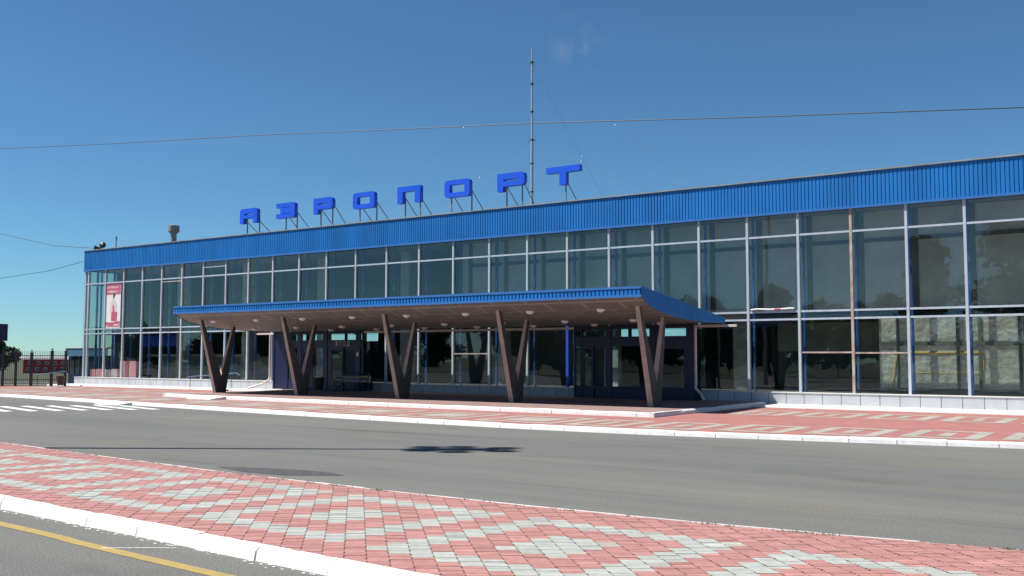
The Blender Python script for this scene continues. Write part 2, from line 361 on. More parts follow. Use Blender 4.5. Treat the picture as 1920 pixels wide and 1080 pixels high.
# ------------------------------------------------------------------ island in the foreground
FARin = [Vector((p.x, p.y, 0)) for p in FAR]
mb = MB(); poly = [(p.x, p.y - .05) for p in FAR] + [(p.x, p.y + .11) for p in reversed(NEAR)]
mb.add([(x, y, IS_Z - .008) for x, y in poly], [tuple(range(len(poly)))]); struct(mb.build('island_bed', M['joint']))
kerb('island_kerb', [(p.x, p.y) for p in FAR[::6]], .085, -.01, IS_Z + .004, 1.0, -1)
kerb('island_kerb', [(p.x, p.y) for p in NEAR[::6]], .17, -.01, IS_Z + .006, 1.0, 1)
th = R(43.4); A = Vector((math.cos(th), math.sin(th), 0)); Bv = Vector((-math.sin(th), math.cos(th), 0))
PA, PB, SH = .196, .0915, .15
a0, b0 = 17.309, -54.791
zig = [0, .017, 0]
def grey(i, j):
    n0 = math.floor((i + 5) / 10)
    for n_ in (n0 - 1, n0, n0 + 1):
        ii, y = i - 10 * n_, j + .5 + 20 * n_
        d = 2 * ii + abs(y) if ii >= 0 else 2 * (-1 - ii) + abs(y + 2)
        if d < 5 or 12 < d < 17: return True
    return False
mb = MB(); var = []; g = .004
for i in range(-90, 90):
    for j in range(-240, 260):
        a = a0 + i * PA; b = b0 + (j + .5) * PB - SH * (a - a0)
        c = A * a + Bv * b
        if not (35 < c.x < 66): continue
        yf, yn = interp(FAR, c.x), interp(NEAR, c.x)
        if not (yn < c.y < yf): continue
        lf = []; rt = []
        zz = zig if (i + j) % 2 else [-q for q in zig]
        for k in range(3):
            t = -PB / 2 + .0009 + (PB - .0018) * k / 2
            for (sgn, L) in ((-1, lf), (1, rt)):
                aa = sgn * (PA / 2 - .0026) + zz[k] - (.008 if zz[1] > 0 else -.008)
                p = c + A * aa + Bv * (t - SH * aa); L.append((p.x, p.y, IS_Z))
        dz = random.uniform(-.002, .002)
        vs = [(x, y, z + dz) for x, y, z in rt + lf[::-1]]
        for off, ln, sg in ((.155, NEAR, 1), (-.075, FAR, -1)):      # cut the edge blocks along the kerbs
            out = []
            for q in range(len(vs)):
                p_, n_ = vs[q], vs[(q + 1) % len(vs)]
                sp = sg * (p_[1] - interp(ln, p_[0]) - off); sn = sg * (n_[1] - interp(ln, n_[0]) - off)
                if sp >= 0: out.append(p_)
                if sp * sn < 0:
                    t = sp / (sp - sn); out.append(tuple(p_[m] + (n_[m] - p_[m]) * t for m in range(3)))
            vs = out
            if len(vs) < 3: break
        if len(vs) < 3: continue
        mb.add(vs, [tuple(range(len(vs)))], 1 if grey(i, j) else 0)
        var.append(random.gauss(1, .07) * (1.12 if random.random() < .04 else 1))
isl = struct(mb.build('island_paving', [M['pave_pink'], M['pave_grey']], fix=False))
at = isl.data.attributes.new('var', 'FLOAT', 'FACE'); at.data.foreach_set('value', var)
# weeds along the kerb joint
mb = MB()
for _ in range(70):
    x = random.uniform(37, 60); y = interp(FAR, x) - random.uniform(.1, .13)
    for _k in range(random.randint(3, 14)):
        px, py = x + random.gauss(0, .05), y + random.gauss(0, .015); h = random.uniform(.008, .035); a = random.uniform(0, 6.28)
        mb.add([(px, py, IS_Z), (px + .012, py, IS_Z), (px + math.cos(a) * .02, py + math.sin(a) * .02, IS_Z + h)], [(0, 1, 2)])
tag(mb.build('weeds', M['weed'], fix=False), 'tiny weeds growing in the joint behind the white kerb', 'weeds', kind='stuff')

# painted markings
mb = MB()
for a, b in [((20.95, -16.22), (25.1, -17.31)), ((21.35, -15.57), (25.59, -16.65)), ((21.9, -14.9), (26.0, -15.98)), ((22.45, -14.28), (26.5, -15.33)), ((23.06, -13.68), (27.06, -14.72)), ((23.6, -13.15), (27.5, -14.15)), ((20.67, -16.93), (24.6, -17.95)), ((20.2, -17.6), (24.1, -18.6))]:
    a = Vector((*a, .004)); b = Vector((*b, .004)); d = (b - a).normalized(); n_ = Vector((-d.y, d.x, 0)) * .16
    mb.quad(a - n_, b - n_, b + n_, a + n_)
struct(mb.build('zebra_crossing', M['zebra']))
mb = MB(); Y = smoothline([(25, -28.75), (36, -29.55), (46.9, -30.17), (48.8, -30.33), (51, -30.48), (56, -30.8), (70, -31.3)], 10)
for a, b in zip(Y, Y[1:]):
    mb.quad((a.x, a.y - .075, .004), (b.x, b.y - .075, .004), (b.x, b.y + .065, .004), (a.x, a.y + .065, .004))
struct(mb.build('yellow_line', M['yellow']))
# whitewash splashes beside the near kerb
mb = MB()
for _ in range(150):
    x = random.uniform(45.5, 53.5); y = interp(NEAR, x) - abs(random.gauss(.02, .05)) - .01; r = random.uniform(.004, .022)
    k = random.randint(5, 7); o = random.uniform(0, 6)
    mb.add([(x + r * random.uniform(.6, 2.2) * math.cos(o + 6.283 * q / k), y + r * random.uniform(.4, 1) * math.sin(o + 6.283 * q / k), .0045) for q in range(k)], [tuple(range(k))])
for t in range(12):
    x = 49.15 + .05 * t; y = -30.36 + .035 * t + random.uniform(-.006, .006)
    mb.quad((x, y - .009, .0048), (x + .055, y + .02, .0048), (x + .055, y + .045, .0048), (x, y + .009, .0048))
struct(mb.build('paint_splashes', M['kerb']))
mb = MB()
mb.add([(44.2, -25.0, .004), (45.2, -24.62, .004), (45.8, -24.5, .004), (46.45, -24.5, .004), (46.9, -24.66, .004), (46.5, -24.95, .004), (46.1, -25.2, .004), (45.2, -25.25, .004)], [tuple(range(8))])
struct(mb.build('asphalt_patch', M['asphalt_dark']))

# ------------------------------------------------------------------ terminal building
MX = [.735, 2.529, 4.419, 6.275, 8.138, 10.02, 11.927, 13.864, 15.73, 17.672, 19.673, 21.659, 23.706, 25.759, 27.82, 29.885, 31.952, 34.021, 36.079, 38.121, 40.145, 42.157, 44.148, 46.117, 48.05, 49.957, 51.853, 53.75, 55.65, 57.55, 59.45, 61.4, 63.4]
X0, X1 = .30, 66.0
GB, T1, T2, T3, FB, FT = .62, 3.31, 3.60, 6.45, 7.30, 8.56
term = thing('terminal_building', 'long two-storey glass-fronted terminal with a ribbed blue band along its flat roof', 'building', (33, 0, 0))
def part(mb, name, m, parent=term, **k):
    off = Vector((33, 0, 0)) if parent == term else Vector((0, 0, 0))
    if parent is term:
        mb.v = [(p[0] - 33, p[1], p[2]) for p in mb.v]
    return mb.build(name, m, parent, **k)
def ribbed(x0, x1, y, z0, z1, per=.137, d=.019, horiz=None):
    """trapezoid ribbed sheet facing -y; returns MB with small end returns"""
    mb = MB(); pr = []; x = x0
    while x < x1 - 1e-4:
        for dx, dd in ((0, 0), (.66 * per, 0), (.70 * per, d), (.92 * per, d)):
            if x + dx < x1: pr.append((x + dx, y + dd))
        x += per
    pr.append((x1, y)); n_ = len(pr)
    vs = [(a, b, z0) for a, b in pr] + [(a, b, z1) for a, b in pr]
    mb.add(vs, [(i, i + 1, n_ + i + 1, n_ + i) for i in range(n_ - 1)]); return mb
mb = ribbed(X0, X1, -.14, FB + .03, FT); part(mb, 'fascia', M['blue'], fix=False)
mb = MB(); mb.box(X0 - .02, X1, -.165, -.10, FB - .04, FB + .05); part(mb, 'fascia_trim', M['blue_trim'])
mb = MB(); mb.box(X0 - .02, X1, -.19, .05, FT, FT + .045); part(mb, 'parapet_cope', M['cope'])
mb = MB(); mb.box(X0, X1, -.095, .10, FB - .02, FT - .002); mb.box(X0, X0 + .2, .1, 18, FB - .02, FT); mb.box(X0 + .2, X1, .1, 18, 8.10, 8.28); part(mb, 'roof', M['roof'])
mb = MB(); mb.box(X0 - .025, X0 - .002, -.14, 18, FB, FT); part(mb, 'side_fascia', M['blue'])
mb = MB(); mb.box(X0 + .25, X1, .12, 18, FB + .02, FB + .12); part(mb, 'ceiling', M['int_ceil'])
mb = MB(); mb.box(X0 + .3, X1, .05, 18, .30, .60); part(mb, 'floor', M['int_floor'])
mb = MB(); mb.box(X0 + .6, 17.9, 1.75, 6, T1 + .03, T2 - .03); mb.box(26.2, X1, 1.75, 5.0, T1 + .03, T2 - .03); part(mb, 'gallery_slab', M['slab'])
# plinth of pale tiles, interrupted by the two entrances
V1, V2 = (18.9, 25.2), (36.98, 42.33)
mb = MB()
for a, b in ((-.05, V1[0] - .02), (V1[1] + .02, V2[0] - .02), (V2[1] + .02, X1)):
    mb.box(a, b, -.36, .04, .0, GB - .03)
part(mb, 'plinth', M['plinth'])
mb = MB()
for a, b in ((-.08, V1[0] - .02), (V1[1] + .02, V2[0] - .02), (V2[1] + .02, X1)):
    mb.box(a, b, -.385, .03, GB - .03, GB - .002)
part(mb, 'plinth_cap', M['cap'])
# mullions
def mull(x, z0=GB, z1=FB - .04, m='white_frame', wd=.045):
    mb = MB(); mb.box(x - wd, x + wd, -.085, .03, z0, z1); return part(mb, 'mullion', M[m])
for i, x in enumerate(MX):
    if V1[0] < x < V1[1] or V2[0] < x < V2[1]: mull(x, 3.0)
    elif i == 18: mull(x, T2); mull(x, GB, T2, 'blue_bright', .06)
    else: mull(x, m='rust_frame' if i == 24 else 'white_frame')
mull(.40); mb = MB(); mb.box(.30, .345, -.06, .06, GB, FB); part(mb, 'corner_post', M['navy'])
# windows: one part a bay (glass), transoms as its sub-parts
XS = [.40] + MX
extra = {7: [(6.95, 'white_frame', .02)], 5: [(6.28, 'rust_frame', .025)], 16: [(2.04, 'rust_frame', .028)], 24: [(2.08, 'rust_frame', .028)], 25: [(2.06, 'rust_frame', .028)]}
for i, (a, b) in enumerate(zip(XS, XS[1:])):
    lo = GB; ent = any(v[0] < (a + b) / 2 < v[1] for v in (V1, V2))
    if ent: lo = 3.0
    g = MB()
    for z0, z1 in ((lo, T1), (T1, T2), (T2, T3), (T3, FB)):
        if z1 <= z0: continue
        jx = random.uniform(-.009, .009); jz = random.uniform(-.006, .006)
        g.quad((a, -jx - jz, z0), (b, jx - jz, z0), (b, jx + jz, z1), (a, -jx + jz, z1))
    win = part(g, 'window', M['glass'], fix=False)
    for z in (T1, T2, T3):
        mb = MB(); mb.box(a + .05 - 33, b - .05 - 33, -.07, .025, z - .035, z + .035); mb.build('transom', M['white_frame'], win)
    for z, m_, h_ in extra.get(i, []):
        mb = MB(); mb.box(a + .05 - 33, b - .05 - 33, -.06, .02, z - h_, z + h_); mb.build('transom', M[m_], win)
# glazed end wall on the left, seen through the corner
mb = MB()
for y0, y1 in ((.06, 1.1), (1.1, 2.2)):
    mb.quad((.33, y0, GB), (.33, y1, GB), (.33, y1, FB), (.33, y0, FB))
side = part(mb, 'side_window', M['glass'], fix=False)
for y in (1.1, 2.2):
    mb = MB(); mb.box(.28 - 33, .37 - 33, y - .045, y + .045, GB, FB); mb.build('side_mullion', M['blue_post'], side)
mb = MB()
for z in (T1, T2, T3): mb.box(.29 - 33, .36 - 33, .06, 2.2, z - .035, z + .035)
mb.build('side_transom', M['blue_post'], side)
mb = MB(); mb.box(.1, .34, .06, 18, 0, GB); part(mb, 'side_plinth', M['plinth'])
# blue posts a little behind the glass
for x in MX:
    if V1[0] - .3 < x < V1[1] + .1 or V2[0] - .3 < x < V2[1] + .1: z0 = T2 - .1
    else: z0 = .6
    mb = MB(); mb.box(x - .035, x + .035, .50, .62, z0, FB)
    for z in (1.1, 2.5, 4.7, 6.0): mb.box(x - .045, x + .045, .485, .635, z, z + .16) if z > z0 else None
    part(mb, 'inner_post', M['blue_post'])
# interior: columns, walls, boards
for x in (6.9, 12.9, 19.0, 25.0, 30.95, 36.9, 42.9, 48.9, 54.9, 60.9):
    mb = MB(); mb.box(x - .28, x + .28, 2.2, 2.75, .6, FB); part(mb, 'inner_column', M['int_col'])
mb = MB()
def wallrow(x0, x1, y, z0, z1): mb.box(x0, x1, y, y + .15, z0, z1)
wallrow(.35, 2.5, 14, .3, FB); mb.box(.2, .34, 2.25, 18, .3, FB)
wallrow(2.5, 12.5, 14, .3, 2.98); wallrow(2.5, 12.5, 14, 3.62, FB)
wallrow(12.5, 25.5, 14, .3, FB); wallrow(25.5, 35.2, 14, .3, 2.9); wallrow(25.5, 35.2, 14, 3.52, FB); wallrow(35.2, X1, 14, .3, FB)
for x in (3.9, 5.6, 5.9, 7.3, 9.4, 11.2, 27.4, 29.1, 29.5, 31.6, 33.2, 33.6): wallrow(x, x + .16, 13.98, 2.9, 3.65)
part(mb, 'back_wall', M['int_dark'])
mb = MB(); mb.box(25.9, 35.8, 5.0, 5.15, .6, T1); mb.box(11, 18.5, 6, 6.15, .6, 2.75); mb.box(6, 18.5, 6, 6.15, T2, FB); mb.box(43.5, X1, 5.0, 5.12, .6, 2.15); mb.box(43.5, X1, 5.0, 5.12, 2.15, FB, 1); mb.box(16, 31, 5, 5.1, T2, FB)
part(mb, 'inner_wall', [M['int_dark'], M['int_wall']])
mb = MB()
for a, b in ((29.4, 31.3), (31.34, 35.9), (35.94, 40.0), (40.04, 44.0), (44.04, 47.9), (47.94, 51.8), (51.84, 55.6), (55.64, X1)): mb.box(a, b, 1.30, 1.35, T2 + .02, FB)

for x in MX:
    if x > 29.6: mb.box(x - .10, x + .10, 1.26, 1.30, T2 + .02, FB, 1); mb.box(x + .1, x + 1.8, 1.27, 1.30, 6.15, 6.3, 1)
part(mb, 'wall_board', [M['board'], M['int_dark']])
mb = MB()
for a, b in ((48.7, 51.3), (51.32, 53.4), (53.42, 56), (56.02, X1)): mb.box(a, b, .96, 1.0, .62, T1 + .02)
part(mb, 'foil_lining', M['foil'])
mb = MB(); mb.box(48.7, X1, .90, .95, 2.32, 2.46); mb.box(48.7, X1, .90, .95, .62, .80)  # dark strips stand in for shadows and posts in front of the foil
for x in (49.35, 51.35, 52.05, 53.3, 54.9, 56.6): mb.box(x - .05, x + .05, .91, .95, .8, T1)
part(mb, 'foil_shade_strip', M['int_dark'])
mb = MB(); mb.box(1.2, 12, 4.0, 4.1, 1.9, 2.05); mb.box(1.0, 12, 5, 5.1, .6, 1.9); part(mb, 'counter', M['int_wall'])
mb = MB(); mb.box(1.6, 6.0, 3.0, 3.06, 2.55, 3.25); part(mb, 'counter_board', M['blue_bright'])

# entrances: navy aluminium fronts standing one metre proud
def entrance(x0, x1, posts, doors, glasses, solids, name):
    e = bpy.data.objects.new('entrance', None); col.objects.link(e); e.parent = term; e.location = (-33, 0, 0)
    YF = -1.0
    mb = MB()
    for a, b in posts: mb.box(a, b, YF - .04, YF + .06, .246, 3.12)
    mb.box(x0, x1, YF - .02, YF + .05, 2.33, 2.72); mb.box(x0, x1, YF - .03, YF + .05, 3.02, 3.12)
    for a, b in solids: mb.box(a, b, YF - .01, YF + .04, .246, 3.05)
    for a, b in glasses: mb.box(a, b, YF - .01, YF + .04, .246, .72)
    mb.box(x0, x0 + .06, YF + .06, -.36, .246, .72); mb.box(x1 - .06, x1, YF + .06, -.36, .246, .72)
    mb.box(x0, x1, YF - .02, 0.03, 3.12, 3.18)
    mb.build('frame', M['navy'], e)
    mb = MB()
    for a, b in glasses: mb.quad((a, YF, .72), (b, YF, .72), (b, YF, 2.33), (a, YF, 2.33))
    mb.quad((x0, YF + .01, 2.72), (x1, YF + .01, 2.72), (x1, YF + .01, 3.02), (x0, YF + .01, 3.02))
    for x in (x0 + .03, x1 - .03): mb.quad((x, YF, .72), (x, -.02, .72), (x, -.02, 3.1), (x, YF, 3.1))
    mb.build('glazing', M['glass_door'], e, fix=False)
    for a, b, op in doors:
        d = MB(); s = .09; y0, y1 = (YF - .02, YF + .03) if not op else (YF + .05, YF + .10)
        d.box(a, a + s, y0, y1, .26, 2.33); d.box(b - s, b, y0, y1, .26, 2.33); d.box(a + s, b - s, y0, y1, 2.22, 2.33); d.box(a + s, b - s, y0, y1, .26, .72)
        do = d.build('door', M['navy'], e)
        if not op:
            gq = MB(); gq.quad((a + s, YF + .005, .72), (b - s, YF + .005, .72), (b - s, YF + .005, 2.22), (a + s, YF + .005, 2.22)); gq.build('door_pane', M['glass_door'], do, fix=False)
            h = MB(); h.tube([(b - s - .05, YF - .02, 1.25), (b - s - .05, YF - .09, 1.25), (b - s - .05, YF - .09, 1.5), (b - s - .05, YF - .02, 1.5)], .015, 6); h.build('handle', M['galv'], do)
    return e
E1 = entrance(V1[0], V1[1], [(18.9, 19.0), (19.9, 20.0), (20.66, 20.97), (22.5, 22.78), (24.7, 24.98), (25.1, 25.2)], [(21.0, 21.75, False), (23.0, 23.85, False), (23.85, 24.7, True)], [(20.0, 20.66), (21.75, 22.5)], [(19.0, 19.9), (22.78, 23.0)], 'a')
E2 = entrance(V2[0], V2[1], [(36.98, 37.06), (37.3, 37.38), (38.5, 38.75), (40.45, 40.7), (42.1, 42.33)], [(37.38, 37.9, False), (37.9, 38.5, True), (40.85, 42.0, False)], [(37.06, 37.3), (38.75, 40.45)], [(40.7, 40.85), (42.0, 42.1)], 'b')
# rear door with a pale strip of daylit masonry behind it, and inner partition
mb = MB(); mb.box(37.75, 38.05, .8, .95, .62, 2.2); part(mb, 'inner_pier', M['int_col'])
# ВХОД lettering
def text_mesh(name, s, size, m, parent=None, depth=.01, spacing=1.0):
    cu = bpy.data.curves.new(name, 'FONT'); cu.body = s; cu.size = size; cu.extrude = depth; cu.space_character = spacing; cu.align_x = 'CENTER'
    o = bpy.data.objects.new(name, cu); col.objects.link(o)
    dg = bpy.context.evaluated_depsgraph_get(); me = bpy.data.meshes.new_from_object(o.evaluated_get(dg)); bpy.data.objects.remove(o)
    me.materials.clear(); me.materials.append(m); q = bpy.data.objects.new(name, me); col.objects.link(q)
    if parent: q.parent = parent
    return q
tx = text_mesh('entrance_lettering', 'ВХОД', .27, M['paper'], None, .012, 1.45); tx.location = (23.85, -1.045, 2.44); tx.rotation_euler = (R(90), 0, 0)
tag(tx, 'pale ВХОД lettering over the left entrance door', 'sign')

# ------------------------------------------------------------------ canopy
SOF = [(-8.05, 3.82), (-7.7, 3.66), (-7.22, 3.51), (-6.7, 3.42), (-6.2, 3.35), (-5.4, 3.27), (-4.56, 3.22), (-3.2, 3.185), (-1.65, 3.185), (-.93, 3.19)]
TOPZ = [(-8.05, 4.13), (-.93, 3.36)]
def xl(y): return 20.15 - (y + 8.05) / 7.12 * 1.3
def xr(y): return 43.68 - (y + 8.05) / 7.12 * .12
can = thing('entrance_canopy', 'long wing-shaped entrance canopy with ribbed blue edge on five V-shaped columns', 'canopy', (32, -5, .246))
def cpart(mb, name, m, parent=can, **k):
    mb.v = [(p[0] - 32, p[1] + 5, p[2] - .246) for p in mb.v]; return mb.build(name, m, parent, **k)
mb = MB(); n_ = len(SOF)
# soffit as strips so the panel joints follow it
vs = [(xl(y) + .02, y + (.03 if i == 0 else 0), z) for i, (y, z) in enumerate(SOF)] + [(xr(y) - .02, y + (.03 if i == 0 else 0), z) for i, (y, z) in enumerate(SOF)]
mb.add(vs, [(i, i + 1, n_ + i + 1, n_ + i) for i in range(n_ - 1)]); cpart(mb, 'soffit', M['soffit'], fix=False, smooth=True)
mb = MB(); mb.quad((xl(-8.05), -8.03, 4.125), (xr(-8.05), -8.03, 4.125), (xr(-.93), -.93, 3.36), (xl(-.93), -.93, 3.36)); mb.box(18.85, 43.56, -.93, -.90, 3.19, 3.36); cpart(mb, 'roof', M['roof'])
mb = ribbed(20.15, 43.68, -8.08, 3.88, 4.08, .15, .03); cpart(mb, 'fascia', M['blue'], fix=False)
mb = MB(); mb.box(20.13, 43.70, -8.10, -8.03, 3.80, 3.885); mb.box(20.13, 43.70, -8.10, -8.0, 4.075, 4.15); cpart(mb, 'fascia_trim', M['blue_trim'])
mb = MB(); mb.box(20.15, 43.68, -8.035, -8.02, 3.83, 4.13); cpart(mb, 'fascia_backing', M['navy'])
for xf, sg in ((xl, -1), (xr, 1)):
    # ribbed side fascia
    mb = MB(); ys = [-8.04 + k * .05 for k in range(143)]
    def so_z(y):
        for (a, za), (b, zb) in zip(SOF, SOF[1:]):
            if a <= y <= b: return za + (zb - za) * (y - a) / (b - a)
        return SOF[-1][1]
    P_ = [(xf(y) + sg * (.02 if (k % 3) else .0), y, so_z(y) - .02, 4.13 - (y + 8.05) / 7.12 * .77 + .02) for k, y in enumerate(ys)]
    m_ = len(P_); mb.add([(p[0], p[1], p[2]) for p in P_] + [(p[0], p[1], p[3]) for p in P_], [(i, i + 1, m_ + i + 1, m_ + i) for i in range(m_ - 1)])
    cpart(mb, 'side_fascia', M['blue'], fix=False)
COLX = [21.1, 26.45, 32.15, 37.6, 43.2]
for X in COLX:
    mb = MB()
    front = [(-6.48, .246, .105), (-6.19, .246, .105), (-6.19, 1.02, .10), (-7.24, 3.52, .075), (-7.40, 3.57, .075)]
    rear = [(-6.19, .246, .105), (-5.92, .246, .105), (-5.38, 3.28, .06), (-5.52, 3.30, .06), (-6.19, 1.02, .10)]
    for pl in (front, rear):
        n_ = len(pl); vs = [(X - t, y, z) for y, z, t in pl] + [(X + t, y, z) for y, z, t in pl]
        mb.add(vs, [tuple(range(n_))[::-1], tuple(range(n_, 2 * n_))] + [(i, (i + 1) % n_, n_ + (i + 1) % n_, n_ + i) for i in range(n_)])
    o_ = cpart(mb, 'support_column', [M['column'], M['column_side_shaded']])
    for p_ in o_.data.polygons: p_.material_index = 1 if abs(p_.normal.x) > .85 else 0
def lamp(x, y):
    z = so_z(y); mb = MB(); mb.lathe((x, y, z), [(.15, .02), (.15, -.02), (.137, -.045), (.105, -.08), (.055, -.10), (.01, -.105)], 14); cpart(mb, 'lamp', M['lampg'], smooth=True)
for k in range(8):
    x = 21.75 + 2.85 * k
    for y in (-7.15, -4.8, -2.6): lamp(x, y)
# gutter and the two downpipes
mb = MB(); mb.box(17.6, 44.05, -1.02, -.94, 3.04, 3.13); cpart(mb, 'gutter', M['pipe'])
for x, kick in ((18.72, (-.35, -1.5)), (42.42, (.35, -.95))):
    mb = MB(); mb.tube([(x, -1.06, 3.05), (x, -1.08, 2.9), (x, -1.08, .85), (x, -1.12, .72), (x + kick[0] * .6, -1.2 + (kick[1] + 1.2) * .5, .5), (x + kick[0] * 2.6 if x < 30 else x + kick[0], kick[1] - .2, .27)], .055, 8); cpart(mb, 'downpipe', M['pipe'])

# ------------------------------------------------------------------ roof sign letters
def poly_letter(outs, holes, depth):
    cu = bpy.data.curves.new('letter', 'CURVE'); cu.dimensions = '2D'; cu.fill_mode = 'BOTH'; cu.extrude = depth / 2
    for pl in outs + holes:
        sp = cu.splines.new('POLY'); sp.points.add(len(pl) - 1); sp.use_cyclic_u = True
        for p, q in zip(sp.points, pl): p.co = (q[0], q[1], 0, 1)
    o = bpy.data.objects.new('letter', cu); col.objects.link(o)
    dg = bpy.context.evaluated_depsgraph_get(); me = bpy.data.meshes.new_from_object(o.evaluated_get(dg)); bpy.data.objects.remove(o); return me
def rnd(pts, rad):
    """round chosen corners: pts = (x, y, r)"""
    out = []; n_ = len(pts)
    for i, (x, y, r) in enumerate(pts):
        if r == 0: out.append((x, y)); continue
        p = Vector((x, y)); a = Vector(pts[i - 1][:2]); b = Vector(pts[(i + 1) % n_][:2])
        u = (a - p).normalized() * r; v_ = (b - p).normalized() * r
        for k in range(7):
            t = k / 6; out.append(tuple((p + u) * (1 - t) ** 2 + p * 2 * t * (1 - t) + (p + v_) * t * t))
    return out
H = .82
def LA(w): return [rnd([(0, 0, 0), (.3, 0, 0), (.3, .27, 0), (w - .33, .27, 0), (w - .33, 0, 0), (w, 0, 0), (w, H, .2), (0, H, .2)], 0)], [[(.36, .46), (w - .36, .46), (w - .36, .54), (.36, .54)]]
def LE(w): return [rnd([(0, 0, 0), (w, 0, .2), (w, H, .2), (0, H, 0), (0, .58, 0), (.32, .58, 0), (.32, .24, 0), (0, .24, 0)], 0)], [[(.45, .565), (w - .35, .565), (w - .35, .59), (.45, .59)], [(.45, .235), (w - .35, .235), (w - .35, .26), (.45, .26)]]
def LR(w): return [rnd([(0, 0, 0), (.32, 0, 0), (.32, .22, 0), (w, .22, .2), (w, H, .22), (0, H, 0)], 0)], [[(.34, .46), (w - .3, .46), (w - .3, .53), (.34, .53)]]
def LO(w): return [rnd([(0, 0, .18), (w, 0, .18), (w, H, .18), (0, H, .18)], 0)], [[(.3, .22), (w - .3, .22), (w - .3, .60), (.3, .60)]]
def LP(w): return [[(0, 0), (.34, 0), (.34, .56), (w - .34, .56), (w - .34, 0), (w, 0), (w, H), (0, H)]], []
def LT(w): return [[(w / 2 - .17, 0), (w / 2 + .17, 0), (w / 2 + .17, .55), (w, .55), (w, H), (0, H), (0, .55), (w / 2 - .17, .55)]], []
SIGN = [('А', LA, 14.62, 1.40, 9.26, [.32, 1.32], 'first of the row'), ('Э', LE, 17.55, 1.42, 9.32, [.5, 1.35], 'second of the row'), ('Р', LR, 20.38, 1.37, 9.34, [.3, 1.15], 'third of the row'),
        ('О', LO, 23.2, 1.46, 9.36, [.25, 1.4], 'fourth of the row, a rounded ring'), ('П', LP, 26.18, 1.45, 9.38, [.3, 1.25], 'fifth of the row, open below'),
        ('О', LO, 29.13, 1.48, 9.40, [.22, 1.42], 'sixth of the row, second ring'), ('Р', LR, 32.2, 1.48, 9.40, [.35, 1.2], 'seventh of the row, left of the mast'), ('Т', LT, 34.85, 1.70, 9.40, [.85], 'last of the row, right of the mast')]
for ch, fn, x, wd, z, posts, txt in SIGN:
    t = thing('sign_letter', 'blue block letter %s of the roof sign, %s' % (ch, txt), 'sign letter', (x, .2, 8.28), 0, 'letters of the roof sign')
    me = poly_letter(*fn(wd), .24); me.materials.clear(); me.materials.append(M['letter'])
    me.transform(Matrix.Rotation(R(90), 4, 'X')); o = bpy.data.objects.new('letter_body', me); col.objects.link(o); o.parent = t; o.location = (0, .12, z - 8.28)
    for p in posts:
        foot = z - 8.28 + (.25 if (ch in 'Р' and p > .5) or (ch == 'А' and False) else .0)
        mb = MB(); mb.box(p - .025, p + .025, .25, .30, 0, foot + .3); mb.build('post', M['steel'], t)
        mb = MB(); mb.tube([(p, .27, foot + (.30 if ch != 'А' else .12)), (p + .05, 1.75, .0)], .022, 6); mb.build('brace', M['steel'], t)

# ------------------------------------------------------------------ things on the roof
ant = thing('antenna_mast', 'tall thin lattice-less antenna mast with guy wires on the terminal roof', 'antenna', (31.6, 4, 8.28))
mb = MB(); mb.tube([(0, 0, 0), (0, 0, 4.3)], .07, 10); mb.tube([(0, 0, 4.3), (0, 0, 8.2)], .05, 10); mb.tube([(0, 0, 8.2), (0, 0, 8.95)], .035, 8); mb.build('pole', M['galv'], ant)
mb = MB()
for z in (1.7, 3.1, 4.3, 5.7, 7.1, 8.2): mb.lathe((0, 0, z), [(.085, 0), (.085, .06)], 10)
mb.box(-.2, .2, -.012, .012, 4.26, 4.3); mb.box(-.18, .18, -.012, .012, 8.16, 8.19); mb.build('collar', M['metal_dark'], ant)
for (dx, dy, z, fr) in ((-9.5, .5, 4.3, .35), (8.5, 1.5, 4.3, .3), (-14, 1, 8.2, .32), (10, .6, 8.2, .45), (1, 8, 8.2, .5)):
    mb = MB(); mb.tube([(0, 0, z), (dx, dy, .0)], .0042, 5); g_ = mb.build('guy_wire', M['steel'], ant)
    mb = MB(); p = Vector((dx * fr, dy * fr, z * (1 - fr))); mb.lathe(p, [(.015, -.04), (.032, -.015), (.032, .015), (.015, .04)], 8); mb.build('insulator', M['lampg'], g_)
vt = thing('roof_vent', 'grey round vent pipe with a wide cap on the roof near the left end', 'vent', (3.65, 4, 8.28))
mb = MB(); mb.lathe((0, 0, 0), [(.19, 0), (.19, 1.78)], 16); mb.build('pipe', M['steel'], vt, smooth=False)
mb = MB(); mb.lathe((0, 0, 1.62), [(.22, 0), (.36, .12), (.36, .50), (.30, .54)], 16); mb.build('cap', M['steel'], vt)
for k, (x, z, rz, lb) in enumerate(((.95, 8.78, -.5, 'dark horn loudspeaker on the roof corner, the lower left one'), (1.5, 8.92, .9, 'dark horn loudspeaker on the roof corner, turned right beside the thin pole'))):
    t = thing('horn_loudspeaker', lb, 'loudspeaker', (x, .35, 8.605), rz, 'loudspeakers on the roof corner')
    mb = MB(); n_ = 14
    prof = [(.20, -.22), (.17, -.20), (.10, -.05), (.07, .10), (.08, .12), (.08, .22)]
    mb.lathe((0, 0, 0), prof, n_); mb.v = [(a, c, b + z - 8.605 + 0) for a, b, c in mb.v]; mb.build('horn', M['metal_dark'], t, smooth=True)
    mb = MB(); mb.box(-.02, .02, .05, .09, 0, z - 8.605); mb.build('bracket', M['metal_dark'], t)
t = thing('aerial_pole', 'thin short pole with a stay wire behind the roof edge at the left corner', 'pole', (1.9, 1.0, 8.28))
mb = MB(); mb.tube([(0, 0, 0), (0, 0, 1.2)], .035, 8); mb.lathe((0, 0, 1.1), [(.06, 0), (.06, .14)], 8); mb.build('pole', M['steel'], t)
mb = MB(); mb.tube([(0, 0, 1.05), (.9, .2, .9), (2.6, .6, .38)], .012, 5); mb.build('stay_wire', M['cable'], t)
def wire(name, pts, r, label, cat='cable'):
    mb = MB(); mb.tube(pts, r, 6); return tag(mb.build(name, M['cable']), label, cat)
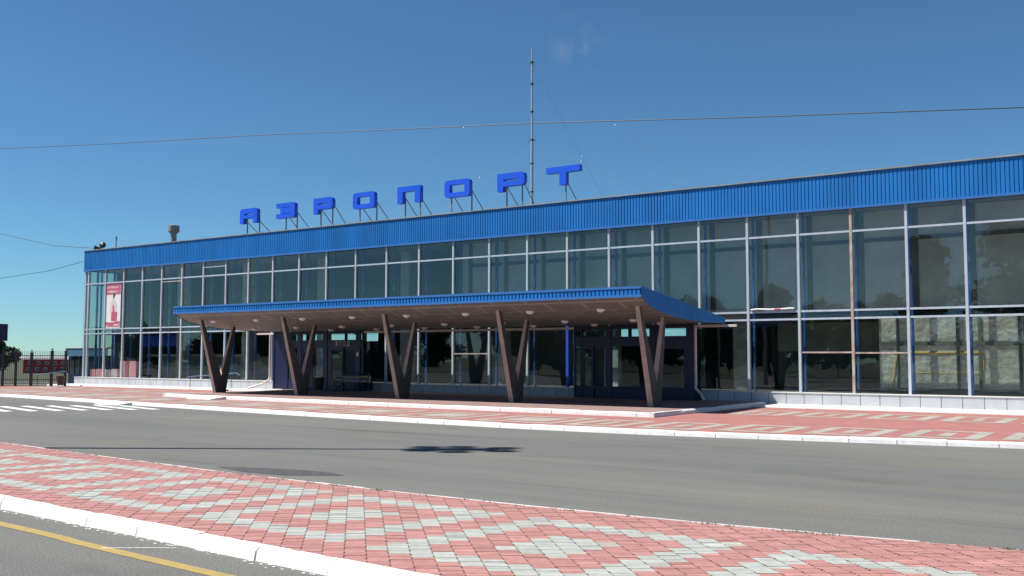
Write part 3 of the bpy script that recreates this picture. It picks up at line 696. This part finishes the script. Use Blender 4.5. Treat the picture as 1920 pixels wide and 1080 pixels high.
wire('overhead_cable', [(-37.25, 14, 22.15), (-18, 14, 20.32), (1, 14, 18.66), (13, 14, 17.46), (25.1, 14, 16.30), (39, 14, 14.75), (54, 14, 13.2), (62, 14, 12.5)], .026, 'long dark cable running across the whole sky above the terminal')
wire('service_cable', [(-24, 1.5, 12.8), (-12.1, 1, 10.68), (-5, .9, 9.35), (.95, .35, 8.75)], .018, 'dark cable slanting down from the left to the loudspeakers')
wire('service_cable', [(-24, 1.5, 7.55), (-12, 1, 7.45), (-5, .6, 7.62), (.3, .1, 8.0)], .016, 'dark cable sagging from the left to the corner of the blue roof band')

# ------------------------------------------------------------------ gate fence on the left
P0, P1 = Vector((2.45, -2.42, .12)), Vector((-2.6, -6.35, .12)); fd = (P1 - P0).normalized(); FL = (P1 - P0).length
fen = thing('gate_fence', 'dark iron picket fence with tall posts and spear points left of the terminal', 'fence', P0)
ang = math.atan2(fd.y, fd.x); fen.rotation_euler = (0, 0, ang)
mb = MB(); s = .06
k = 0
while s < FL:
    hgt = 2.02 if s < 3.2 else 2.02; mb.box(s - .008, s + .008, -.008, .008, .06, hgt); mb.add([(s - .014, -.008, hgt), (s + .014, -.008, hgt), (s, 0, hgt + .13)], [(0, 1, 2)]); s += .105
mb.build('pickets', M['iron'], fen, fix=False)
for z in (.16, .38, 1.62, 1.82):
    mb = MB(); mb.box(0, FL, -.018, .018, z - .02, z + .02); mb.build('rail', M['iron'], fen)
for s in (.05, .86, 2.05, 2.95, 3.7, 4.8):
    big = s in (.05, .86, 2.95)
    r_ = .06 if s != .86 else .075; mb = MB(); mb.box(s - r_, s + r_, -r_, r_, 0, 2.1 if big else 2.02); mb.lathe((s, 0, 2.05), [(r_ * 1.5, 0), (r_ * 1.5, .05), (.02, .08), (.05, .13), (.05, .17), (.01, .22)] if big else [(r_, 0), (.02, .12)], 10); mb.build('post', M['iron'], fen)
BW, BR = 2.55, 2.8
bo = thing('gate_booth', 'booth with an overhanging dark blue top at the left picture edge beside the gate', 'booth', (-6.0, -5.0, 0))
mb = MB(); mb.box(-4, BW, 0, 1.6, 0, 3.0); mb.build('wall', M['int_wall'], bo)
mb = MB(); mb.box(-4.6, BR, -.6, 2.0, 2.86, 3.92); mb.build('roof', M['navy'], bo)
mb = MB(); mb.box(.6, 2.0, -.03, .01, 1.0, 2.3); mb.build('window', M['glass_door'], bo)
an = thing('gate_annex', 'small blue glazed annex between the fence and the terminal corner', 'annex', (-4.6, 2, 0))
mb = MB(); mb.box(0, 4.5, 0, 3, 0, .72); mb.box(0, 4.5, .05, 3, 1.86, 1.95)
for x in (0, .62, 1.24, 1.9, 3.2, 4.4): mb.box(x, x + .07, 0, .08, .72, 1.9)
mb.build('frame', M['navy'], an)
mb = MB(); mb.box(.0, 4.5, .13, .2, .72, 1.86); mb.build('wall', M['metal_dark'], an)
mb = MB(); mb.quad((0, .04, .72), (4.5, .04, .72), (4.5, .04, 1.86), (0, .04, 1.86)); mb.build('window', M['glass_door'], an, fix=False)
mb = ribbed(-.05, 4.6, -.12, 1.92, 2.44, .12, .02); mb.build('fascia', M['teal'], an, fix=False)
mb = MB(); mb.box(-.08, 4.65, -.16, 3, 2.44, 2.50); mb.build('roof', M['white_wall'], an)
def handrail(name, pts, posts, label):
    o = pts[0]; t = thing(name, label, 'handrail', (o[0], o[1], posts[0][2]))
    L = lambda p: (p[0] - o[0], p[1] - o[1], p[2] - posts[0][2])
    mb = MB(); mb.tube([L(p) for p in pts], .022, 8); mb.build('rail', M['teal'], t)
    for p in posts:
        mb = MB(); mb.tube([L((p[0], p[1], p[2])), L((p[0], p[1], p[3]))], .018, 6); mb.build('post', M['metal_dark'], t)
handrail('ramp_handrail', [(13.6, -2.3, .78), (14.2, -2.3, .84), (16.9, -2.3, 1.0), (17.6, -2.3, 1.06), (17.85, -2.3, .94)], [(13.9, -2.3, .12, .81), (17.2, -2.3, .12, 1.02)], 'blue pipe handrail on thin posts behind the leftmost canopy column')
handrail('ramp_handrail', [(1.2, -3.6, .78), (2.1, -3.2, .90), (2.9, -2.75, 1.0), (3.0, -2.7, .86)], [(1.3, -3.55, .12, .79), (2.2, -3.15, .12, .91)], 'pale blue pipe handrail in front of the iron fence')

# ------------------------------------------------------------------ small things by the entrance
def bin_(x, y, z, label, h=.62, r=.24, tilt=0):
    t = thing('litter_bin', label, 'bin', (x, y, z), 0, 'litter bins along the front'); t.rotation_euler = (tilt, 0, 0)
    mb = MB(); mb.lathe((0, 0, 0), [(r * .72, .08), (r, h), (r * .9, h), (r * .65, .14)], 12); mb.build('bucket', M['bin'], t)
    mb = MB(); mb.box(-r * .8, -r * .7, -.02, .02, 0, h * .6); mb.box(r * .7, r * .8, -.02, .02, 0, h * .6); mb.build('stand', M['metal_dark'], t); return t
bin_(2.75, -2.95, .12, 'dark litter bin standing against the foot of the iron fence')
bin_(16.1, -2.2, .12, 'dark litter bin tilted behind the leftmost canopy column', .6, .22, .12)
b3 = bin_(23.5, -2.3, .246, 'brown litter bin filled with rubbish beside the bench', .66, .3)
mb = MB(); mb.lathe((0, 0, .6), [(.24, 0), (.22, .06), (.12, .10), (.15, .13), (.03, .17)], 9)
mb.build('rubbish', M['paper'], b3)
be = thing('bench', 'black ornamental iron bench under the canopy', 'bench', (24.5, -2.2, .246))
mb = MB()
for k in range(4): mb.box(-.0, 1.75, -.05 + .11 * k, .04 + .11 * k, .43, .46)
mb.build('seat', M['iron'], be)
mb = MB(); mb.tube([(.05, .42, .50), (.05, .50, .92)], .02, 6); mb.tube([(1.7, .42, .50), (1.7, .50, .92)], .02, 6); mb.tube([(.05, .50, .92), (1.7, .5, .92)], .022, 6); mb.tube([(.05, .44, .58), (1.7, .44, .58)], .015, 6)
for k in range(13):
    x = .15 + .12 * k; mb.tube([(x, .44, .58), (x + .05, .46, .68), (x - .05, .48, .80), (x, .50, .92)], .009, 5)
mb.build('backrest', M['iron'], be)
for x in (.05, 1.7):
    mb = MB(); c = [(x, -.10, 0), (x, .06, .13), (x, .20, .22), (x, .34, .13), (x, .50, 0)]; mb.tube(c, .022, 6)
    mb.tube([(x, -.10, .46), (x, -.06, .33), (x, .20, .20), (x, .46, .33), (x, .44, .50)], .022, 6); mb.tube([(x, -.1, .46), (x, -.12, .62), (x, .1, .66), (x, .45, .64)], .018, 6); mb.build('leg', M['iron'], be)
bd = thing('notice_board', 'low notice board with a yellow end panel behind the bench', 'board', (24.15, -1.45, .246))
mb = MB(); mb.box(0, 1.9, 0, .05, .42, .74); mb.build('panel', M['flesh'], bd)
mb = MB(); mb.box(1.45, 1.9, -.012, .0, .44, .76); mb.box(0, 1.45, -.012, 0, .70, .74); mb.build('yellow_panel', M['yframe'], bd)
mb = MB(); mb.box(.1, .14, 0, .05, 0, .42); mb.box(1.76, 1.8, 0, .05, 0, .42); mb.build('leg', M['metal_dark'], bd)
def sheet(name, x0, x1, z0, z1, y, m, label, cat):
    mb = MB(); mb.box(x0, x1, y, y + .006, z0, z1); return tag(mb.build(name, m), label, cat)
sheet('paper_notice', 24.75, 24.93, 1.92, 2.12, -1.055, M['paper'], 'white paper notice taped to the post right of the ВХОД door', 'notice')

# ------------------------------------------------------------------ poster and pink stands
ps = thing('window_poster', 'tall pink and white poster on an upper window near the left corner', 'poster', (2.45, -.03, 3.66))
PW, PH = 1.66, 2.76
mb = MB(); mb.box(0, PW, 0, .012, 0, PH); mb.build('sheet', M['paper'], ps)
mb = MB(); y = -.004
mb.box(.03, PW - .03, y, 0, PH - .72, PH - .04); mb.build('pink_band', M['crimson'], ps)
mb = MB(); mb.prism([(.03, .06), (PW - .03, .06), (PW - .03, .42), (PW * .5, .33), (.03, .36)], 'y', y, 0); mb.build('pink_band', M['crimson'], ps)
mb = MB()
for z, n_ in ((PH - .34, 9), (PH - .60, 8)):
    x = .12
    for k in range(n_):
        wd = random.uniform(.09, .17); hh = .14; mb.box(x, x + wd * .3, -.008, -.0045, z, z + hh); mb.box(x + wd * .3, x + wd, -.008, -.0045, z + random.choice((0, .06, .1)), z + hh * .45 + random.choice((0, .05))); x += wd + .03
mb.box(1.0, 1.5, -.008, -.0045, .14, .20); mb.box(.12, .5, -.008, -.0045, .12, .15); mb.build('lettering', M['paper'], ps)
M['print_skin'] = mat('print_skin', (.60, .55, .54), .6, .12, 12)
mb = MB(); mb.prism([(.72, .42), (1.32, .40), (1.34, .96), (1.04, .98), (.99, 1.36), (.84, 1.40), (.86, .99), (.74, .97)], 'y', -.006, 0); mb.build('figure_dress', M['crimson'], ps)
mb = MB(); mb.prism([(.60, .98), (.86, 1.0), (.85, 1.38), (.98, 1.38), (1.05, 1.0), (1.20, .98), (1.28, 1.35), (1.16, 1.66), (1.04, 1.74), (1.06, 1.92), (.94, 1.94), (.90, 1.78), (.76, 1.66), (.62, 1.35)], 'y', -.005, 0); mb.build('figure_body', M['print_skin'], ps)
mb = MB(); mb.prism([(.86, 1.80), (.94, 1.78), (.97, 1.90), (1.08, 1.93), (1.10, 2.05), (1.0, 2.12), (.88, 2.06)], 'y', -.0065, 0); mb.build('figure_hair', M['metal_dark'], ps)
px = [(.9, 1.45, 1.1, 'pink', 'low pink stand panel nearest the glass corner'), (1.55, 2.25, 1.12, 'pink', 'low bright pink stand panel, third from the corner'), (2.35, 2.95, 1.08, 'pale', 'low pale grey stand panel beside the pink ones'), (3.1, 3.75, 1.12, 'pale', 'low pale pinkish stand panel left of the tall pair'), (4.0, 4.75, 1.62, 'pink', 'tall pink stand panel, left one of the tall pair'), (4.95, 5.6, 1.62, 'pink', 'tall pink stand panel, right one of the tall pair')]
for a, b, z, m_, lb in px:
    t = thing('display_stand', lb + ' behind the lower left windows', 'display stand', (a, .12, .6), 0, 'pink stands behind the lower left windows')
    mb = MB(); mb.prism([(.03, 0), (b - a - .03, 0), (b - a, .02), (b - a, z - .66), (b - a - .03, z - .6), (.03, z - .6), (0, z - .66), (0, .02)], 'y', 0, .28); mb.build('panel', M[m_], t)
    mb = MB(); mb.box(.04, .12, -.006, 0, .03, z - .66); mb.build('edge_strip', M['paper'], t)
ro = thing('rolled_banner', 'rolled white banner with a red patch lying on the window ledge', 'banner', (44.28, -.11, 3.66))
mb = MB(); mb.tube([(0, 0, .03), (.2, .0, .055), (.45, .01, .045), (.75, 0, .03), (1.2, .01, .04), (1.5, 0, .055), (1.66, 0, .05)], .032, 8); mb.build('roll', M['paper'], ro)
mb = MB(); mb.tube([(.92, 0, .034), (1.02, 0, .037), (1.16, .005, .04)], .035, 8); mb.build('red_patch', M['crimson'], ro)
yf = thing('yellow_frame', 'yellow tube frame like a small goal behind the lower right windows', 'frame', (49.2, .95, .6))
mb = MB(); mb.tube([(0, 0, 1.47), (2.95, 0, 1.47), (2.95, 0, 1.1)], .035, 8); mb.build('top_bar', M['yframe'], yf)
mb = MB(); mb.tube([(.6, .02, .75), (2.9, .02, .75)], .022, 8); mb.build('cross_bar', M['yframe'], yf)
for a, b in (((.12, 0, 1.47), (-.1, 0, 0)), ((2.95, 0, 1.15), (2.85, .02, 0)), ((2.98, .03, 1.1), (3.15, .4, 0))):
    mb = MB(); mb.tube([a, b], .03, 8); mb.build('leg', M['yframe'], yf)
for x in (52.6, 53.35, 54.6):
    pass

# ------------------------------------------------------------------ lamp mast out of frame on the left; its shadow crosses the road
ms = thing('unseen_floodlight_mast', 'unseen tall steel floodlight mast on the island, out of frame on the left', 'light mast', (35.3, -26.87, .11))
HM = 20.6
mb = MB(); mb.tube([(0, 0, 0), (0, 0, HM * .5), (0, 0, HM)], .15, 12, r2=.07); mb.build('pole', M['galv'], ms)
mb = MB()
for z in (HM - .1, HM - 1.5, HM - 2.6): mb.tube([(-.28, .48, z), (.28, -.48, z)], .04, 6)
mb.lathe((0, 0, HM - 3.4), [(.10, 0), (.26, .5), (.30, 2.0), (.22, 2.7)], 12); mb.build('unseen_mast_crossarm', M['steel'], ms)
for z, ks in ((HM - .1, (-.6, .6)), (HM - 1.5, (-1, 1)), (HM - 2.6, (-.9, .5))):
    for k in ks:
        mb = MB(); mb.box(.28 * k - .15, .28 * k + .15, -.48 * k - .15, -.48 * k + .15, z - .5, z + .14); mb.build('unseen_mast_floodlight', M['steel'], ms)

# ------------------------------------------------------------------ trees
def tree(name, x, y, h, r, label, cat='tree', leaves=2600, z0=0., trunk=.28, group=None, ls=.34, squash=1.0, seed=1):
    rng = random.Random(seed); t = thing(name, label, cat, (x, y, z0), 0, group)
    mb = MB(); top = h * .62
    mb.tube([(0, 0, 0), (.05 * h * rng.uniform(-.5, .5), .03 * h, top * .5), (.02 * h, 0, top), (0, .02 * h, h * .85)], trunk * h / 10, 8, r2=.04)
    blobs = []
    for k in range(11):
        a = rng.uniform(0, 6.28); rad = r * rng.uniform(.15, .75); zz = h * rng.uniform(trunk + .12, .92); rad *= 1.15 - .75 * max(0, (zz / h - .55) / .45)
        c = Vector((rad * math.cos(a), rad * math.sin(a), zz)); blobs.append((c, r * rng.uniform(.26, .46)))
        mb.tube([(0, 0, zz * .55), (c.x * .55, c.y * .55, zz * .82), (c.x, c.y, zz)], .05 * h / 10, 5, r2=.015)
    mb.build('trunk', M['bark'], t)
    cr = MB()
    for k in range(leaves):
        c, br = rng.choice(blobs); d = Vector((rng.gauss(0, 1), rng.gauss(0, 1), rng.gauss(0, .8))).normalized() * br * rng.uniform(.35, 1.12)
        p = c + d
        if p.z < h * .12: continue
        u = Vector((rng.gauss(0, 1), rng.gauss(0, 1), rng.gauss(0, 1))).normalized(); v = u.orthogonal().normalized(); s_ = ls * rng.uniform(.5, 1.2)
        cr.add([p - u * s_, p + v * s_ * .6, p + u * s_, p - v * s_ * .6], [(0, 1, 2, 3)], 1 if rng.random() < .35 else 0)
    cr.build('crown', [M['leaf_a'], M['leaf_b']], t, fix=False); return t
def zg(x, y): return gz(x, y) + .0
tree('bushy_tree', -74.5, 34.2, 4.9, 2.5, 'dark round tree behind the fence at the left edge', leaves=7000, z0=zg(-74.5, 34.2) - .2, ls=.2, seed=3, trunk=.12)
tree('bushy_tree', -78.5, 31.5, 4.6, 3.0, 'lower dark tree left of the round one behind the fence', leaves=5000, z0=zg(-78, 31) - .2, ls=.2, seed=4, trunk=.12)
rng = random.Random(5)
for k in range(9):
    x = -175 + 9 * k + rng.uniform(-3, 3); y = 118 - 2.2 * k + 22 * (k % 2); 
    tree('distant_shrub', x, y, rng.uniform(2.2, 3.4), rng.uniform(2.0, 3.0), 'small dark shrub in the rough grass far behind the fence', 'shrub', 500, zg(x, y) - .3, .1, 'shrubs in the grass behind the fence', .5, seed=20 + k)
# trees across the square behind the camera: they show as reflections in the glass
BT = [(22, -66, 10.2, 3.0, 'bare-topped tree across the square, mirrored in the window left of the rolled banner bay'), (37.5, -64, 13.0, 4.2, 'broad tree across the square, mirrored in the second bay from the right'), (46.5, -62, 17.0, 6.2, 'largest tree across the square, mirrored in the last bay on the right'), (54, -66, 15.5, 5.5, 'tall tree across the square behind the largest one'),
      (30, -69, 8.2, 3.5, 'low tree across the square between two taller ones'), (12, -70, 8.5, 3.8, 'tree across the square, left of the bare-topped one')]
for k, (x, y, h, r, lb) in enumerate(BT): tree('square_tree', x, y, h, r, lb, leaves=2800, ls=.5, seed=40 + k, group='trees across the square')
rng = random.Random(9)
for k in range(34):
    x = -170 + 7.6 * k + rng.uniform(-2, 2); y = -88 - rng.uniform(0, 14)
    tree('row_tree', x, y, rng.uniform(6, 9), rng.uniform(4.5, 6), 'tree in the far row across the square', leaves=700, ls=.95, seed=60 + k, group='far row of trees across the square', trunk=.1)

# ------------------------------------------------------------------ red house far behind the fence
hx = Vector((-203.5, 110.8)); hd = (Vector((-199.2, 118.2)) - hx).normalized(); hl = 10.4
rh = thing('red_house', 'long low red house with white windows far behind the fence', 'house', (hx.x - hd.x * .6, hx.y - hd.y * .6, -2.9)); rh.rotation_euler = (0, 0, math.atan2(hd.y, hd.x))
mb = MB(); mb.box(0, hl + .8, 0, 7, 0, 4.0); mb.build('wall', M['red_wall'], rh)
mb = MB(); mb.prism([(-.5, 4.0), (7.5, 4.0), (3.5, 5.0)], 'x', -.4, hl + 1.2); mb.build('roof', M['cope'], rh)
for row, z in enumerate((.9, 2.55)):
    for k in range(5):
        mb = MB(); x = .9 + 2.05 * k + (.35 if row else 0); mb.box(x, x + .95, -.06, .02, z, z + .95); w_ = mb.build('window', M['white_wall'], rh)
        mb = MB(); mb.box(x + .12, x + .83, -.08, -.065, z + .12, z + .75); mb.build('pane', M['int_dark'], w_)
print('objects', len(bpy.data.objects))
